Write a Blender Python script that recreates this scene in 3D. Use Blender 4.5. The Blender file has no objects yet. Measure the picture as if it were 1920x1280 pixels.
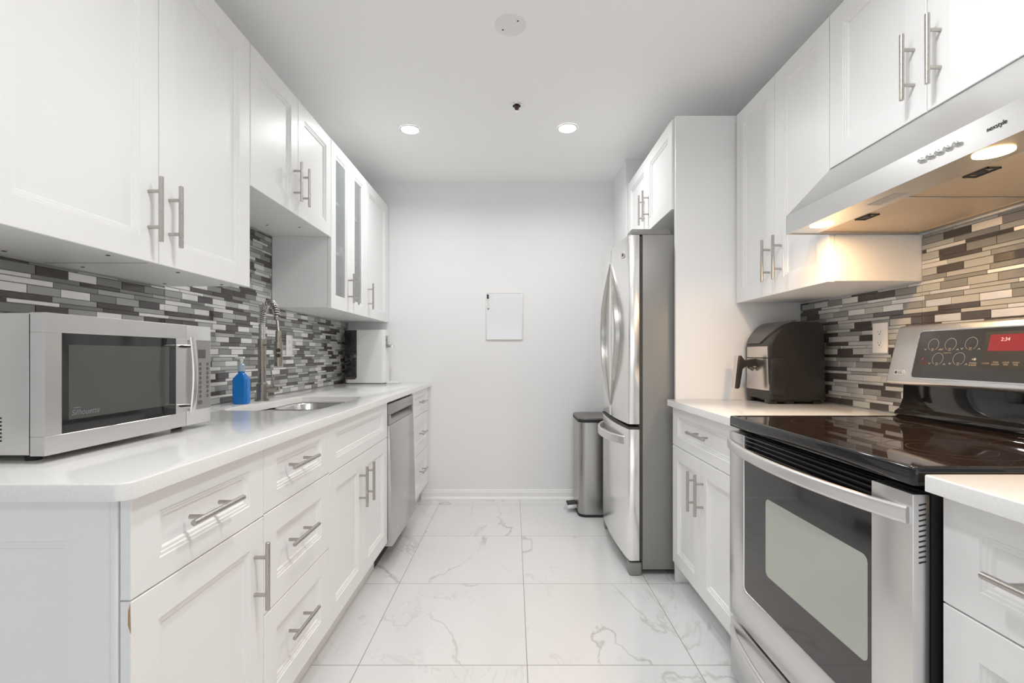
import bpy, bmesh, math, random
from mathutils import Vector, Matrix
random.seed(7)
scn = bpy.context.scene
COL = scn.collection
# ------------------------------------------------------------------ camera, world, exposure
F_PX, VPX, VPY, CAMZ = 886.0, 963.0, 665.0, 1.125
cd = bpy.data.cameras.new('camera'); cam = bpy.data.objects.new('camera', cd); COL.objects.link(cam)
cam.location = (0, 0, CAMZ); cam.rotation_euler = (math.pi / 2, 0, 0)
cd.sensor_width = 36; cd.lens = F_PX / 1920 * 36
cd.shift_x = -(VPX - 960) / 1920; cd.shift_y = (VPY - 640) / 1920
cd.clip_start = 0.02
scn.camera = cam
scn.cycles.max_bounces = 16; scn.cycles.diffuse_bounces = 10; scn.cycles.glossy_bounces = 6
scn.view_settings.view_transform = 'Standard'; scn.view_settings.look = 'None'
scn.view_settings.exposure = 0.43; scn.view_settings.gamma = 1; scn.view_settings.use_curve_mapping = False
w = bpy.data.worlds.new('world'); scn.world = w; w.use_nodes = True
w.node_tree.nodes['Background'].inputs[0].default_value = (.965, .985, 1.0, 1)
w.node_tree.nodes['Background'].inputs[1].default_value = .31
DOWNLIGHT_POWER = 4.3      # watts of each recessed ceiling lamp
HOOD_POWER = 2.6
CEIL = 2.478; YW = 3.69

def area_light(name, loc, size, power, color=(1, 1, 1), rot=(0, 0, 0), parent=None, size_y=None, spread=None):
    l = bpy.data.lights.new(name, 'AREA'); l.shape = 'DISK' if size_y is None else 'RECTANGLE'
    l.size = size
    if size_y: l.size_y = size_y
    l.energy = power; l.color = color
    if spread: l.spread = spread
    o = bpy.data.objects.new(name, l); COL.objects.link(o); o.rotation_euler = rot
    if parent: o.parent = parent; o.location = Vector(loc) - WL[parent.name]
    else: o.location = loc
    return o
WL = {}
# added fill light behind the camera, tilted up to brighten ceiling and upper doors
area_light('rear_fill_light', (0.1, -3.0, .95), 3.0, 15, (0.97, 0.985, 1.0), (math.radians(122), 0, 0), size_y=1.9)

# ------------------------------------------------------------------ materials
def mat(name, col=(.8, .8, .8), rough=.5, metal=0.0, spec=.5, coat=0.0, emit=None, estr=0.0, trans=0.0, alpha=None, ior=None):
    m = bpy.data.materials.new(name); m.use_nodes = True
    b = m.node_tree.nodes['Principled BSDF']
    b.inputs['Base Color'].default_value = (*col, 1); b.inputs['Roughness'].default_value = rough
    b.inputs['Metallic'].default_value = metal; b.inputs['Specular IOR Level'].default_value = spec
    b.inputs['Coat Weight'].default_value = coat; b.inputs['Coat Roughness'].default_value = .03
    b.inputs['Transmission Weight'].default_value = trans
    if ior: b.inputs['IOR'].default_value = ior
    if emit: b.inputs['Emission Color'].default_value = (*emit, 1); b.inputs['Emission Strength'].default_value = estr
    return m
def N(m, t, **kw):
    n = m.node_tree.nodes.new(t)
    for k, v in kw.items(): setattr(n, k, v)
    return n
def L(m, a, b): m.node_tree.links.new(a, b)
def noisy(m, scale=(1, 1, 1), nscale=60, rough=(.25, .4), bump=0.0, cols=None, detail=3):
    """world-space noise drives roughness, a fine bump and optionally colour"""
    b = m.node_tree.nodes['Principled BSDF']
    g = N(m, 'ShaderNodeNewGeometry'); mp = N(m, 'ShaderNodeMapping'); mp.inputs['Scale'].default_value = scale
    L(m, g.outputs['Position'], mp.inputs['Vector'])
    n = N(m, 'ShaderNodeTexNoise'); n.inputs['Scale'].default_value = nscale; n.inputs['Detail'].default_value = detail
    L(m, mp.outputs[0], n.inputs['Vector'])
    r = N(m, 'ShaderNodeMapRange'); r.inputs[3].default_value, r.inputs[4].default_value = rough
    r.inputs[1].default_value = .3; r.inputs[2].default_value = .7
    L(m, n.outputs[0], r.inputs[0]); L(m, r.outputs[0], b.inputs['Roughness'])
    if bump:
        bp = N(m, 'ShaderNodeBump'); bp.inputs['Strength'].default_value = bump; bp.inputs['Distance'].default_value = .001
        L(m, n.outputs[0], bp.inputs['Height']); L(m, bp.outputs[0], b.inputs['Normal'])
    if cols:
        c = N(m, 'ShaderNodeMix', data_type='RGBA'); c.inputs[6].default_value = (*cols[0], 1); c.inputs[7].default_value = (*cols[1], 1)
        L(m, r.outputs[0], c.inputs[0])
        rr = N(m, 'ShaderNodeMapRange'); rr.inputs[1].default_value = .35; rr.inputs[2].default_value = .65
        L(m, n.outputs[0], rr.inputs[0]); L(m, rr.outputs[0], c.inputs[0]); L(m, c.outputs[2], b.inputs['Base Color'])
    return m

M = {}
M['cab'] = mat('white_cabinet_paint', (.84, .843, .845), .38, spec=.32)
M['cabin'] = mat('cabinet_inside', (.78, .78, .77), .45)
M['gapdark'] = mat('dark_gap', (.03, .03, .03), .8)
M['wall'] = noisy(mat('wall_paint', (.82, .82, .825), .6), nscale=90, rough=(.55, .65), bump=.06)
M['ceil'] = noisy(mat('ceiling_paint', (.93, .932, .93), .7), nscale=70, rough=(.6, .8), bump=.05)
M['trim'] = mat('trim_paint', (.84, .84, .835), .35)
M['quartz'] = noisy(mat('quartz_counter', (.84, .835, .82), .12), nscale=220, rough=(.11, .13), cols=((.79, .79, .78), (.83, .83, .82)))
M['steel'] = noisy(mat('brushed_steel', (.62, .61, .60), .3, 1.0), scale=(1, .04, 1), nscale=420, rough=(.28, .31), cols=((.72, .715, .71), (.735, .73, .725)))
M['steelx'] = noisy(mat('brushed_steel_case', (.58, .57, .56), .3, 1.0), scale=(.04, .04, 1), nscale=420, rough=(.30, .33), cols=((.68, .67, .65), (.70, .69, .67)))
M['steelv'] = noisy(mat('brushed_steel_vertical', (.62, .61, .60), .3, 1.0), scale=(1, 1, .03), nscale=300, rough=(.275, .285), cols=((.43, .425, .41), (.435, .43, .415)))
M['steelp'] = noisy(mat('polished_steel', (.68, .67, .65), .16, 1.0), scale=(1, 1, .05), nscale=100, rough=(.15, .18))
M['steeldoor'] = noisy(mat('refrigerator_door_steel', (.91, .90, .88), .12, 1.0), scale=(1, 1, .03), nscale=200, rough=(.21, .23))
M['handle'] = noisy(mat('satin_nickel', (.50, .475, .44), .32, 1.0), nscale=200, rough=(.26, .36))
M['fhandle'] = mat('refrigerator_handle_steel', (.50, .49, .47), .28, .9)
M['satin'] = mat('satin_aluminium', (.74, .73, .73), .34, .85)
M['chrome'] = mat('chrome', (.8, .8, .8), .06, 1.0)
M['bronze'] = noisy(mat('brushed_nickel_faucet', (.40, .37, .335), .3, 1.0), scale=(1, 1, .1), nscale=200, rough=(.25, .38))
M['fridgeside'] = noisy(mat('grey_fridge_paint', (.27, .265, .25), .38, .25), nscale=600, rough=(.32, .42), bump=.05)
M['blackgl'] = mat('black_gloss', (.012, .012, .013), .06)
M['blackm'] = mat('black_matte', (.02, .02, .02), .55)
M['gasket'] = mat('rubber_gasket', (.05, .05, .048), .6)
M['plastic_bk'] = noisy(mat('black_fryer_plastic', (.018, .016, .015), .32), nscale=500, rough=(.28, .36))
M['plastic_gr'] = mat('smoked_grey_plastic', (.085, .078, .072), .3)
M['plastic_w'] = mat('white_plastic', (.82, .82, .81), .3)
M['outlet'] = mat('outlet_plastic', (.91, .90, .88), .3)
M['slot'] = mat('slot_dark', (.06, .05, .045), .6)
M['grout'] = mat('grey_grout', (.30, .30, .29), .8)
M['t_dark'] = mat('dark_glass_tile', (.075, .066, .065), .07, spec=.6)
M['t_mid'] = mat('grey_glass_tile', (.26, .265, .26), .12)
M['t_light'] = mat('pale_glass_tile', (.45, .46, .45), .14)
M['t_metal'] = noisy(mat('brushed_metal_tile', (.86, .85, .84), .35, .75), scale=(1, .15, 1), nscale=160, rough=(.3, .5), bump=.1)
M['ovenglass'] = mat('oven_glass', (.035, .034, .035), .05, spec=.7)
M['screen'] = mat('oven_window_screen', (.43, .45, .40), .10, spec=.9)
M['mwglass'] = mat('microwave_glass', (.018, .018, .018), .05, spec=.7)
M['mwscreen'] = mat('microwave_screen', (.075, .075, .072), .12, spec=.6)
M['display'] = mat('red_display', (.10, .010, .012), .15, emit=(.75, .07, .07), estr=.22)
M['digit'] = mat('display_digits', (.5, .35, .33), .4, emit=(1.0, .55, .5), estr=.45)
M['legend'] = mat('panel_legend', (.40, .33, .24), .5)
M['legendw'] = mat('white_legend', (.42, .41, .38), .5)
M['legendg'] = mat('grey_legend', (.19, .20, .215), .4)
M['red'] = mat('red_mark', (.20, .04, .03), .5)
M['panelgl'] = mat('control_glass', (.035, .037, .04), .12)
M['ring'] = mat('burner_ring_print', (.075, .045, .032), .15)
M['filter'] = noisy(mat('aluminium_filter_warm_light', (.74, .60, .44), .45, .45), scale=(1, .2, 1), nscale=90, rough=(.4, .55), bump=.1)  # amber glow of the hood lamps put into the base colour of plain aluminium
M['sticker'] = noisy(mat('rating_label', (.62, .6, .56), .5), nscale=900, rough=(.4, .6), cols=((.35, .33, .3), (.7, .68, .64)))
M['lamp_w'] = mat('downlight_diffuser', (1, 1, 1), .4, emit=(1, .985, .96), estr=12)
M['lamp_y'] = mat('hood_lamp_glass', (1, .9, .7), .4, emit=(1.0, .62, .25), estr=9)
M['blue'] = mat('blue_soap', (.001, .19, .62), .15, coat=.2)
M['clearcap'] = mat('clear_cap', (.55, .68, .80), .15, trans=.35)
M['pump'] = mat('pump_white', (.80, .83, .83), .25)
M['glass'] = mat('clear_glass', (.86, .90, .90), .02, trans=1.0, ior=1.15)
M['pane'] = mat('cabinet_pane_glass', (.48, .515, .515), .04, spec=.6)
M['pane'].node_tree.nodes['Principled BSDF'].inputs['Alpha'].default_value = .34
M['wb'] = mat('whiteboard_enamel', (.80, .82, .84), .10, coat=.4)
M['wbframe'] = mat('whiteboard_frame', (.80, .775, .73), .4)
M['chip'] = mat('bare_wood_chip', (.42, .28, .15), .7)
M['trashlid'] = mat('trash_lid_grey', (.13, .12, .115), .35)
M['redhead'] = mat('brass_dark', (.12, .08, .06), .35, .8)
M['ceramic'] = mat('white_ceramic', (.84, .84, .83), .12)
M['dw'] = noisy(mat('dishwasher_steel', (.54, .535, .53), .3, .9), scale=(1, 1, .03), nscale=80, rough=(.26, .27))
M['dwdark'] = mat('dishwasher_panel', (.36, .355, .35), .3, .7)
M['oring'] = mat('fryer_steel', (.66, .62, .58), .25, 1.0)
M['mwkey'] = mat('microwave_key', (.10, .10, .105), .4)
M['mwdisp'] = mat('microwave_display', (.10, .085, .08), .15)

def floor_material():
    m = bpy.data.materials.new('marble_floor_tile'); m.use_nodes = True
    b = m.node_tree.nodes['Principled BSDF']
    T = .611
    g = N(m, 'ShaderNodeNewGeometry'); s = N(m, 'ShaderNodeSeparateXYZ'); L(m, g.outputs['Position'], s.inputs[0])
    def MA(op, a, bb=None, c=None):
        n = N(m, 'ShaderNodeMath', operation=op)
        for i, v in enumerate((a, bb, c)):
            if v is None: continue
            if isinstance(v, (int, float)): n.inputs[i].default_value = v
            else: L(m, v, n.inputs[i])
        return n.outputs[0]
    fx = MA('DIVIDE', MA('SUBTRACT', s.outputs[0], .049 - 6 * T), T); fy = MA('DIVIDE', MA('SUBTRACT', s.outputs[1], 1.7135 - 12 * T), T)
    cx, cy = MA('FLOOR', fx), MA('FLOOR', fy)
    rx, ry = MA('FRACT', fx), MA('FRACT', fy)
    ex = MA('MINIMUM', rx, MA('SUBTRACT', 1.0, rx)); ey = MA('MINIMUM', ry, MA('SUBTRACT', 1.0, ry))
    e = MA('MINIMUM', ex, ey); grout = MA('LESS_THAN', e, .0021)
    cv = N(m, 'ShaderNodeCombineXYZ'); L(m, cx, cv.inputs[0]); L(m, cy, cv.inputs[1])
    wn = N(m, 'ShaderNodeTexWhiteNoise', noise_dimensions='3D'); L(m, cv.outputs[0], wn.inputs['Vector'])
    sc = N(m, 'ShaderNodeVectorMath', operation='SCALE'); L(m, wn.outputs['Color'], sc.inputs[0]); sc.inputs['Scale'].default_value = 17.0
    ad = N(m, 'ShaderNodeVectorMath', operation='ADD'); L(m, g.outputs['Position'], ad.inputs[0]); L(m, sc.outputs[0], ad.inputs[1])
    def vein(scale, width, dist, detail, seedv, rot):
        mp = N(m, 'ShaderNodeMapping'); mp.inputs['Location'].default_value = seedv; mp.inputs['Rotation'].default_value = (0, 0, rot)
        mp.inputs['Scale'].default_value = (1, .55, 1)
        L(m, ad.outputs[0], mp.inputs['Vector'])
        n = N(m, 'ShaderNodeTexNoise'); n.inputs['Scale'].default_value = scale; n.inputs['Detail'].default_value = detail
        n.inputs['Roughness'].default_value = .52; n.inputs['Distortion'].default_value = dist
        L(m, mp.outputs[0], n.inputs['Vector'])
        d = MA('ABSOLUTE', MA('SUBTRACT', n.outputs[0], .5))
        r = N(m, 'ShaderNodeMapRange'); r.inputs[1].default_value = 0; r.inputs[2].default_value = width
        r.inputs[3].default_value = 1; r.inputs[4].default_value = 0; L(m, d, r.inputs[0])
        return r.outputs[0]
    v1 = vein(1.5, .008, .5, 6, (3, 1, 0), .9)
    v2 = vein(2.6, .006, .9, 5, (9, 4, 0), -.7)
    soft = vein(1.3, .10, .3, 3, (3, 1, 0), .9)
    mk = N(m, 'ShaderNodeTexNoise'); mk.inputs['Scale'].default_value = 3.0; L(m, ad.outputs[0], mk.inputs['Vector'])
    mr = N(m, 'ShaderNodeMapRange'); mr.inputs[1].default_value = .31; mr.inputs[2].default_value = .62; L(m, mk.outputs[0], mr.inputs[0])
    mk2 = MA('SUBTRACT', 1.0, mr.outputs[0])
    tot = MA('ADD', MA('MULTIPLY', MA('MULTIPLY', v1, mr.outputs[0]), .62), MA('MULTIPLY', MA('MULTIPLY', v2, mk2), .24))
    tot = MA('ADD', tot, MA('MULTIPLY', soft, .06))
    mix = N(m, 'ShaderNodeMix', data_type='RGBA'); mix.inputs[6].default_value = (.72, .722, .725, 1); mix.inputs[7].default_value = (.36, .35, .34, 1)
    L(m, MA('MINIMUM', tot, 1.0), mix.inputs[0])
    mix2 = N(m, 'ShaderNodeMix', data_type='RGBA'); mix2.inputs[7].default_value = (.22, .21, .20, 1)
    L(m, mix.outputs[2], mix2.inputs[6]); L(m, grout, mix2.inputs[0]); L(m, mix2.outputs[2], b.inputs['Base Color'])
    L(m, MA('MULTIPLY_ADD', grout, .5, .16), b.inputs['Roughness'])
    return m
M['floor'] = floor_material()

# ------------------------------------------------------------------ mesh builder
def rrect(a0, a1, b0, b1, r, n=6):
    pts = []
    for cx, cy, s in ((a1 - r, b1 - r, 0), (a0 + r, b1 - r, 1), (a0 + r, b0 + r, 2), (a1 - r, b0 + r, 3)):
        for i in range(n + 1):
            t = math.pi / 2 * (s + i / n); pts.append((cx + r * math.cos(t), cy + r * math.sin(t)))
    return pts
def circle(cx, cy, r, n=32): return [(cx + r * math.cos(2 * math.pi * i / n), cy + r * math.sin(2 * math.pi * i / n)) for i in range(n)]

class B:
    def __init__(s): s.bm = bmesh.new()
    def _merge(s, t, mi):
        for f in t.faces: f.material_index = mi
        me = bpy.data.meshes.new('t'); t.to_mesh(me); t.free(); s.bm.from_mesh(me); bpy.data.meshes.remove(me)
        return s
    def _bev(s, t, bev, seg):
        if bev:
            es = [e for e in t.edges if len(e.link_faces) == 2 and e.calc_face_angle(0) > .5]
            bmesh.ops.bevel(t, geom=es, offset=bev, segments=seg, affect='EDGES', profile=.5, clamp_overlap=True)
    def box(s, x0, x1, y0, y1, z0, z1, bev=0, mi=0, seg=2):
        t = bmesh.new(); x0, x1 = sorted((x0, x1)); y0, y1 = sorted((y0, y1)); z0, z1 = sorted((z0, z1))
        bmesh.ops.create_cube(t, size=1, matrix=Matrix.Translation(((x0 + x1) / 2, (y0 + y1) / 2, (z0 + z1) / 2)) @ Matrix.Diagonal((x1 - x0, y1 - y0, z1 - z0, 1)))
        s._bev(t, bev, seg); return s._merge(t, mi)
    def prism(s, poly, plane, lo, hi, bev=0, mi=0, seg=2):
        t = bmesh.new()
        def P(a, b, c): return {'XZ': (a, c, b), 'XY': (a, b, c), 'YZ': (c, a, b)}[plane]
        v0 = [t.verts.new(P(a, b, lo)) for a, b in poly]; v1 = [t.verts.new(P(a, b, hi)) for a, b in poly]
        t.faces.new(v0); t.faces.new(v1); n = len(poly)
        for i in range(n): t.faces.new((v0[i], v0[(i + 1) % n], v1[(i + 1) % n], v1[i]))
        bmesh.ops.recalc_face_normals(t, faces=t.faces[:])
        s._bev(t, bev, seg); return s._merge(t, mi)
    def loft(s, loops, cap0=True, cap1=True, mi=0, closed=True):
        t = bmesh.new(); rows = [[t.verts.new(p) for p in lp] for lp in loops]; n = len(rows[0])
        for r0, r1 in zip(rows, rows[1:]):
            for i in range(n if closed else n - 1):
                t.faces.new((r0[i], r0[(i + 1) % n], r1[(i + 1) % n], r1[i]))
        if cap0: t.faces.new(rows[0])
        if cap1: t.faces.new(rows[-1])
        bmesh.ops.recalc_face_normals(t, faces=t.faces[:])
        return s._merge(t, mi)
    def cyl(s, p0, p1, r0, r1=None, n=20, mi=0, caps=True, cham=0):
        p0, p1 = Vector(p0), Vector(p1); r1 = r0 if r1 is None else r1
        d = (p1 - p0).normalized(); u = d.orthogonal().normalized(); v = d.cross(u)
        def ring(p, r): return [p + (u * math.cos(2 * math.pi * i / n) + v * math.sin(2 * math.pi * i / n)) * r for i in range(n)]
        L_ = [ring(p0, r0), ring(p1, r1)]
        if cham: L_ = [ring(p0, r0 - cham), ring(p0 + d * cham, r0), ring(p1 - d * cham, r1), ring(p1, r1 - cham)]
        return s.loft(L_, caps, caps, mi)
    def lathe(s, c, prof, n=32, mi=0, cap0=True, cap1=True, axis='Z'):
        def P(r, h, a):
            x, y = r * math.cos(a), r * math.sin(a)
            if axis == 'Z': return (c[0] + x, c[1] + y, c[2] + h)
            if axis == 'X': return (c[0] + h, c[1] + x, c[2] + y)
            return (c[0] + x, c[1] + h, c[2] + y)
        return s.loft([[P(r, h, 2 * math.pi * i / n) for i in range(n)] for r, h in prof], cap0, cap1, mi)
    def sweep(s, path, prof, up, mi=0, scale=None, caps=True):
        """prof points (a along up, b along the side vector)"""
        path = [Vector(p) for p in path]; up = Vector(up).normalized(); rows = []
        for i, p in enumerate(path):
            t = (path[min(i + 1, len(path) - 1)] - path[max(i - 1, 0)]).normalized()
            side = t.cross(up).normalized(); k = 1 if scale is None else scale[i]
            rows.append([p + up * a + side * b * k for a, b in prof])
        return s.loft(rows, caps, caps, mi)
    def tube(s, path, r, n=12, mi=0, caps=True):
        path = [Vector(p) for p in path]; rows = []; u = None
        for i, p in enumerate(path):
            t = (path[min(i + 1, len(path) - 1)] - path[max(i - 1, 0)]).normalized()
            u = t.orthogonal().normalized() if u is None else (u - t * u.dot(t)).normalized()
            v = t.cross(u); rr = r[i] if isinstance(r, (list, tuple)) else r
            rows.append([p + (u * math.cos(2 * math.pi * k / n) + v * math.sin(2 * math.pi * k / n)) * rr for k in range(n)])
        return s.loft(rows, caps, caps, mi)

def make_mesh(name, b, mats, origin, sharp=29):
    bm = b.bm
    bmesh.ops.translate(bm, verts=bm.verts[:], vec=-Vector(origin))
    me = bpy.data.meshes.new(name); bm.to_mesh(me); bm.free()
    for m in (mats if isinstance(mats, (list, tuple)) else [mats]): me.materials.append(M[m] if isinstance(m, str) else m)
    me.shade_smooth(); me.set_sharp_from_angle(angle=math.radians(sharp))
    return me
def obj(name, b, mats, parent=None, sharp=29):
    if parent: origin = WL[parent.name]
    else:
        vs = b.bm.verts; xs = [v.co.x for v in vs]; ys = [v.co.y for v in vs]; zs = [v.co.z for v in vs]
        origin = Vector(((min(xs) + max(xs)) / 2, (min(ys) + max(ys)) / 2, min(zs)))
    o = bpy.data.objects.new(name, make_mesh(name, b, mats, origin, sharp)); COL.objects.link(o)
    if parent: o.parent = parent
    else: o.location = origin
    WL[o.name] = Vector(origin)
    return o
def tag(o, label, cat, group=None):
    o['label'] = label; o['category'] = cat
    if group: o['group'] = group
    return o
def thing(name, label, cat, loc, group=None):
    o = bpy.data.objects.new(name, None); COL.objects.link(o); o.location = loc; o.empty_display_size = .1
    WL[o.name] = Vector(loc); return tag(o, label, cat, group)
def struct(name, b, m, sharp=29):
    o = obj(name, b, m, None, sharp); o['kind'] = 'structure'; return o
def text(name, s, parent, m, center, size, right, up, off=.0006, label=None):
    cu = bpy.data.curves.new('txt', 'FONT'); cu.body = s; cu.size = size; cu.align_x = 'CENTER'; cu.align_y = 'CENTER'; cu.extrude = .0002
    t = bpy.data.objects.new('txt', cu); COL.objects.link(t); bpy.context.view_layer.update()
    me = bpy.data.meshes.new_from_object(t.evaluated_get(bpy.context.evaluated_depsgraph_get()))
    bpy.data.objects.remove(t); bpy.data.curves.remove(cu)
    r, u = Vector(right), Vector(up); nrm = r.normalized().cross(u.normalized())
    Mx = Matrix((r, u, nrm)).transposed().to_4x4()
    Mx.translation = Vector(center) + nrm * off - WL[parent.name]
    me.transform(Mx); me.materials.clear(); me.materials.append(M[m]); me.name = name
    o = bpy.data.objects.new(name, me); COL.objects.link(o); o.parent = parent; WL[o.name] = WL[parent.name].copy()
    if label: o['label'] = label
    return o

# side frames: L = faces +X (row on the -X side), R = faces -X, N = faces the camera (-Y)
def fr(side, face):
    if side == 'L': return lambda a, z, c: (face + c, a, z)
    if side == 'R': return lambda a, z, c: (face - c, a, z)
    return lambda a, z, c: (a, face - c, z)

def panel(name, parent, side, face, a0, a1, z0, z1, fa=.064, fz=None, t=.019, glass=False, m='cab'):
    """framed door or drawer front with a stepped inner moulding"""
    fz = fa if fz is None else fz; P = fr(side, face)
    prof = [(0, 0, -t), (0, 0, -.0015), (.0015, .0015, 0), (fa, fz, 0), (fa + .0015, fz + .0015, -.0035), (fa + .007, fz + .007, -.0035),
            (fa + .0085, fz + .0085, -.006), (fa + .014, fz + .014, -.0065), (fa + .017, fz + .017, -.0115)]
    if glass: prof = prof[:-1] + [(fa + .015, fz + .015, -t), (0, 0, -t)]
    loops = [[P(a0 + i, z0 + j, c), P(a1 - i, z0 + j, c), P(a1 - i, z1 - j, c), P(a0 + i, z1 - j, c)] for i, j, c in prof]
    b = B(); b.loft(loops, not glass, not glass)
    o = obj(name, b, m, parent)
    if glass:
        g = B(); k = fa + .012
        x = fr(side, face)(0, 0, -.010)[0]
        g.box(x - .002, x + .002, a0 + k, a1 - k, z0 + k, z1 - k)
        obj('glass_pane', g, 'pane', o)
    return o
_H = {}
def handle(parent, side, a, z, face, vert=True, ln=.174, so=.034):
    key = (side, vert, ln)
    if key not in _H:
        b = B(); sg = 1 if side == 'L' else -1; h = ln / 2; q = .048
        ax = (lambda t, c: (sg * c, 0, t)) if vert else (lambda t, c: (sg * c, t, 0))
        b.cyl(ax(-h, so), ax(h, so), .006, n=20, cham=.001)
        for k in (-q, q): b.cyl(ax(k, .0003), ax(k, so), .0048, n=14)
        _H[key] = make_mesh('bar_handle', b, 'handle', (0, 0, 0))
    o = bpy.data.objects.new('handle', _H[key]); COL.objects.link(o); o.parent = parent
    wl = Vector((face, a, z)); o.location = wl - WL[parent.name]; WL[o.name] = wl
    return o

# ================================================================== ROOM SHELL
YB = -3.6
struct('floor', B().box(-3.2, 3.2, YB, YW + .1, -.05, 0), 'floor')
struct('ceiling', B().box(-3.2, 3.2, YB, YW + .1, CEIL, CEIL + .05), 'ceil')
struct('wall_back', B().box(-1.40, 1.52, YW, YW + .1, 0, CEIL), 'wall')
struct('wall_left', B().box(-1.40, -1.30, .45, YW, 0, CEIL), 'wall')
struct('wall_right', B().box(1.425, 1.52, .30, YW, 0, CEIL), 'wall')
struct('wall_alcove', B().box(.775, 1.425, 3.262, YW, 0, CEIL), 'wall')
bb = B()
bb.prism([(YW, 0), (YW - .012, 0), (YW - .012, .018), (YW - .009, .022), (YW - .009, .055), (YW - .006, .060), (YW - .006, .070), (YW - .002, .075), (YW, .075)], 'YZ', -.72, .775)
bb.prism([(YW - .012, .0005), (YW - .026, .0005), (YW - .024, .010), (YW - .018, .016), (YW - .012, .018)], 'YZ', -.72, .775)
struct('baseboard_back', bb, 'trim')

# ------------------------------------------------------------------ tiled backsplashes
def backsplash(name, side, xw, ylo, yhi, zones, label, seed):
    """zones: (y0, y1, ztop) in which tiles reach ztop; z starts at .9105"""
    rnd = random.Random(seed); b = B(); t = b.bm
    sg = 1 if side == 'L' else -1; g = .0018; zb = .9115
    for (y0, y1, zt) in zones:
        x0, x1 = sorted((xw, xw + sg * .004)); b.box(x0, x1, y0, y1, .9105, zt, mi=0)
    def quad(y0, y1, z0, z1, mi):
        h = .0075; i = .0008
        lo = [(xw + sg * .004, y0, z0), (xw + sg * .004, y1, z0), (xw + sg * .004, y1, z1), (xw + sg * .004, y0, z1)]
        md = [(xw + sg * (h - .0006), a, c) for _, a, c in lo]
        hi = [(xw + sg * h, y0 + i, z0 + i), (xw + sg * h, y1 - i, z0 + i), (xw + sg * h, y1 - i, z1 - i), (xw + sg * h, y0 + i, z1 - i)]
        R = [[t.verts.new(p) for p in q] for q in (lo, md, hi)]
        fs = [(R[k][j], R[k][(j + 1) % 4], R[k + 1][(j + 1) % 4], R[k + 1][j]) for k in (0, 1) for j in range(4)] + [tuple(R[2])]
        for f in fs:
            if sg < 0: f = f[::-1]
            t.faces.new(f).material_index = mi
    pat = [('a', .0235), ('c', .0105), ('b', .0150), ('a', .0225), ('b', .0150), ('c', .0105)]
    z = zb; k = 0; prev = 0
    while z < 1.80:
        kind, h = pat[k % len(pat)]; k += 1
        ln = {'a': .094, 'b': .142, 'c': .142}[kind]
        y = ylo - rnd.random() * ln; last = -1
        while y < yhi:
            wts = {'a': (4, 3, 5, 4), 'b': (4, 5, 5, 2), 'c': (5, 3, 3, 5)}[kind]
            mi = rnd.choices((1, 2, 3, 4), wts)[0]
            if mi == last: mi = rnd.choices((1, 2, 3, 4), wts)[0]
            last = mi; ll = ln
            for (y0, y1, zt) in zones:
                a, c = max(y, y0 + .0005), min(y + ll - g, y1 - .0005)
                zz = min(z + h, zt - .001)
                if c - a > .004 and zz - z > .003: quad(a, c, z, zz, mi)
            y += ll
        z += h + g
    o = obj(name, b, ['grout', 't_dark', 't_mid', 't_light', 't_metal'], None, sharp=20)
    return tag(o, label, 'backsplash')
backsplash('mosaic_backsplash', 'L', -1.2995, .60, 3.688, [(.60, 1.751, 1.374), (1.751, 2.524, 1.752), (2.524, 3.688, 1.374)],
           'grey, dark and silver strip mosaic tile backsplash on the wall behind the sink', 3)
backsplash('mosaic_backsplash', 'R', 1.4245, .42, 2.333, [(.42, .868, 1.35), (.868, 1.640, 1.537), (1.640, 2.333, 1.376)],
           'grey, dark and silver strip mosaic tile backsplash on the wall behind the stove', 11)

# ================================================================== BASE CABINETS, sink side (door faces x = -.665)
DX = -.665; BX0, BX1 = -1.289, -.6855
def base_body(root, y0, y1, side='L', z0=.135):
    b = B()
    if side == 'L':
        b.box(BX0, BX1, y0 + .0006, y1 - .0006, z0, .879); b.box(BX0, -.735, y0 + .0006, y1 - .0006, .001, z0)
    else:
        b.box(.806, 1.422, y0 + .0006, y1 - .0006, z0, .879); b.box(.86, 1.422, y0 + .0006, y1 - .0006, .001, z0)
    return obj('body', b, 'cab', root)
G = .0015
# cabinet 1: drawer over door, with the finished end panel
r = thing('base_cabinet', 'white base cabinet at the open end of the counter, one drawer over a chipped door', 'cabinet', (-.98, 1.04, 0))
base_body(r, .835, 1.259)
d = panel('drawer', r, 'L', DX, .822, 1.259 - G, .698, .878, .066, .045); handle(d, 'L', 1.018, .793, DX, False)
d = panel('door', r, 'L', DX, .822, 1.259 - G, .137, .695); handle(d, 'L', 1.213, .557, DX, True)
c = B(); c.prism([(-.6668, .692), (-.6662, .665), (-.6655, .640), (-.6705, .655), (-.6700, .680)], 'XZ', .8212, .8218)
co = obj('paint_chip', c, 'chip', d); co['label'] = 'bare brown chip where the white paint broke off'
e = panel('end_panel', r, 'N', .818, -1.289, -.700, .001, .878, .071, .076, t=.0165)
obj('corner_stile', B().box(-.6995, -.687, .8185, .834, .001, .878, bev=.001), 'cab', r)
# cabinet 2: three drawers
r = thing('base_cabinet', 'white base cabinet with three drawers beside the sink cabinet', 'cabinet', (-.98, 1.48, 0))
base_body(r, 1.259, 1.703)
for z0, z1, fz in ((.701, .878, .045), (.430, .698, .066), (.137, .427, .066)):
    d = panel('drawer', r, 'L', DX, 1.259 + G, 1.703 - G, z0, z1, .066, fz)
    handle(d, 'L', 1.448, {.701: .800, .430: .578, .137: .308}[z0], DX, False)
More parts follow.
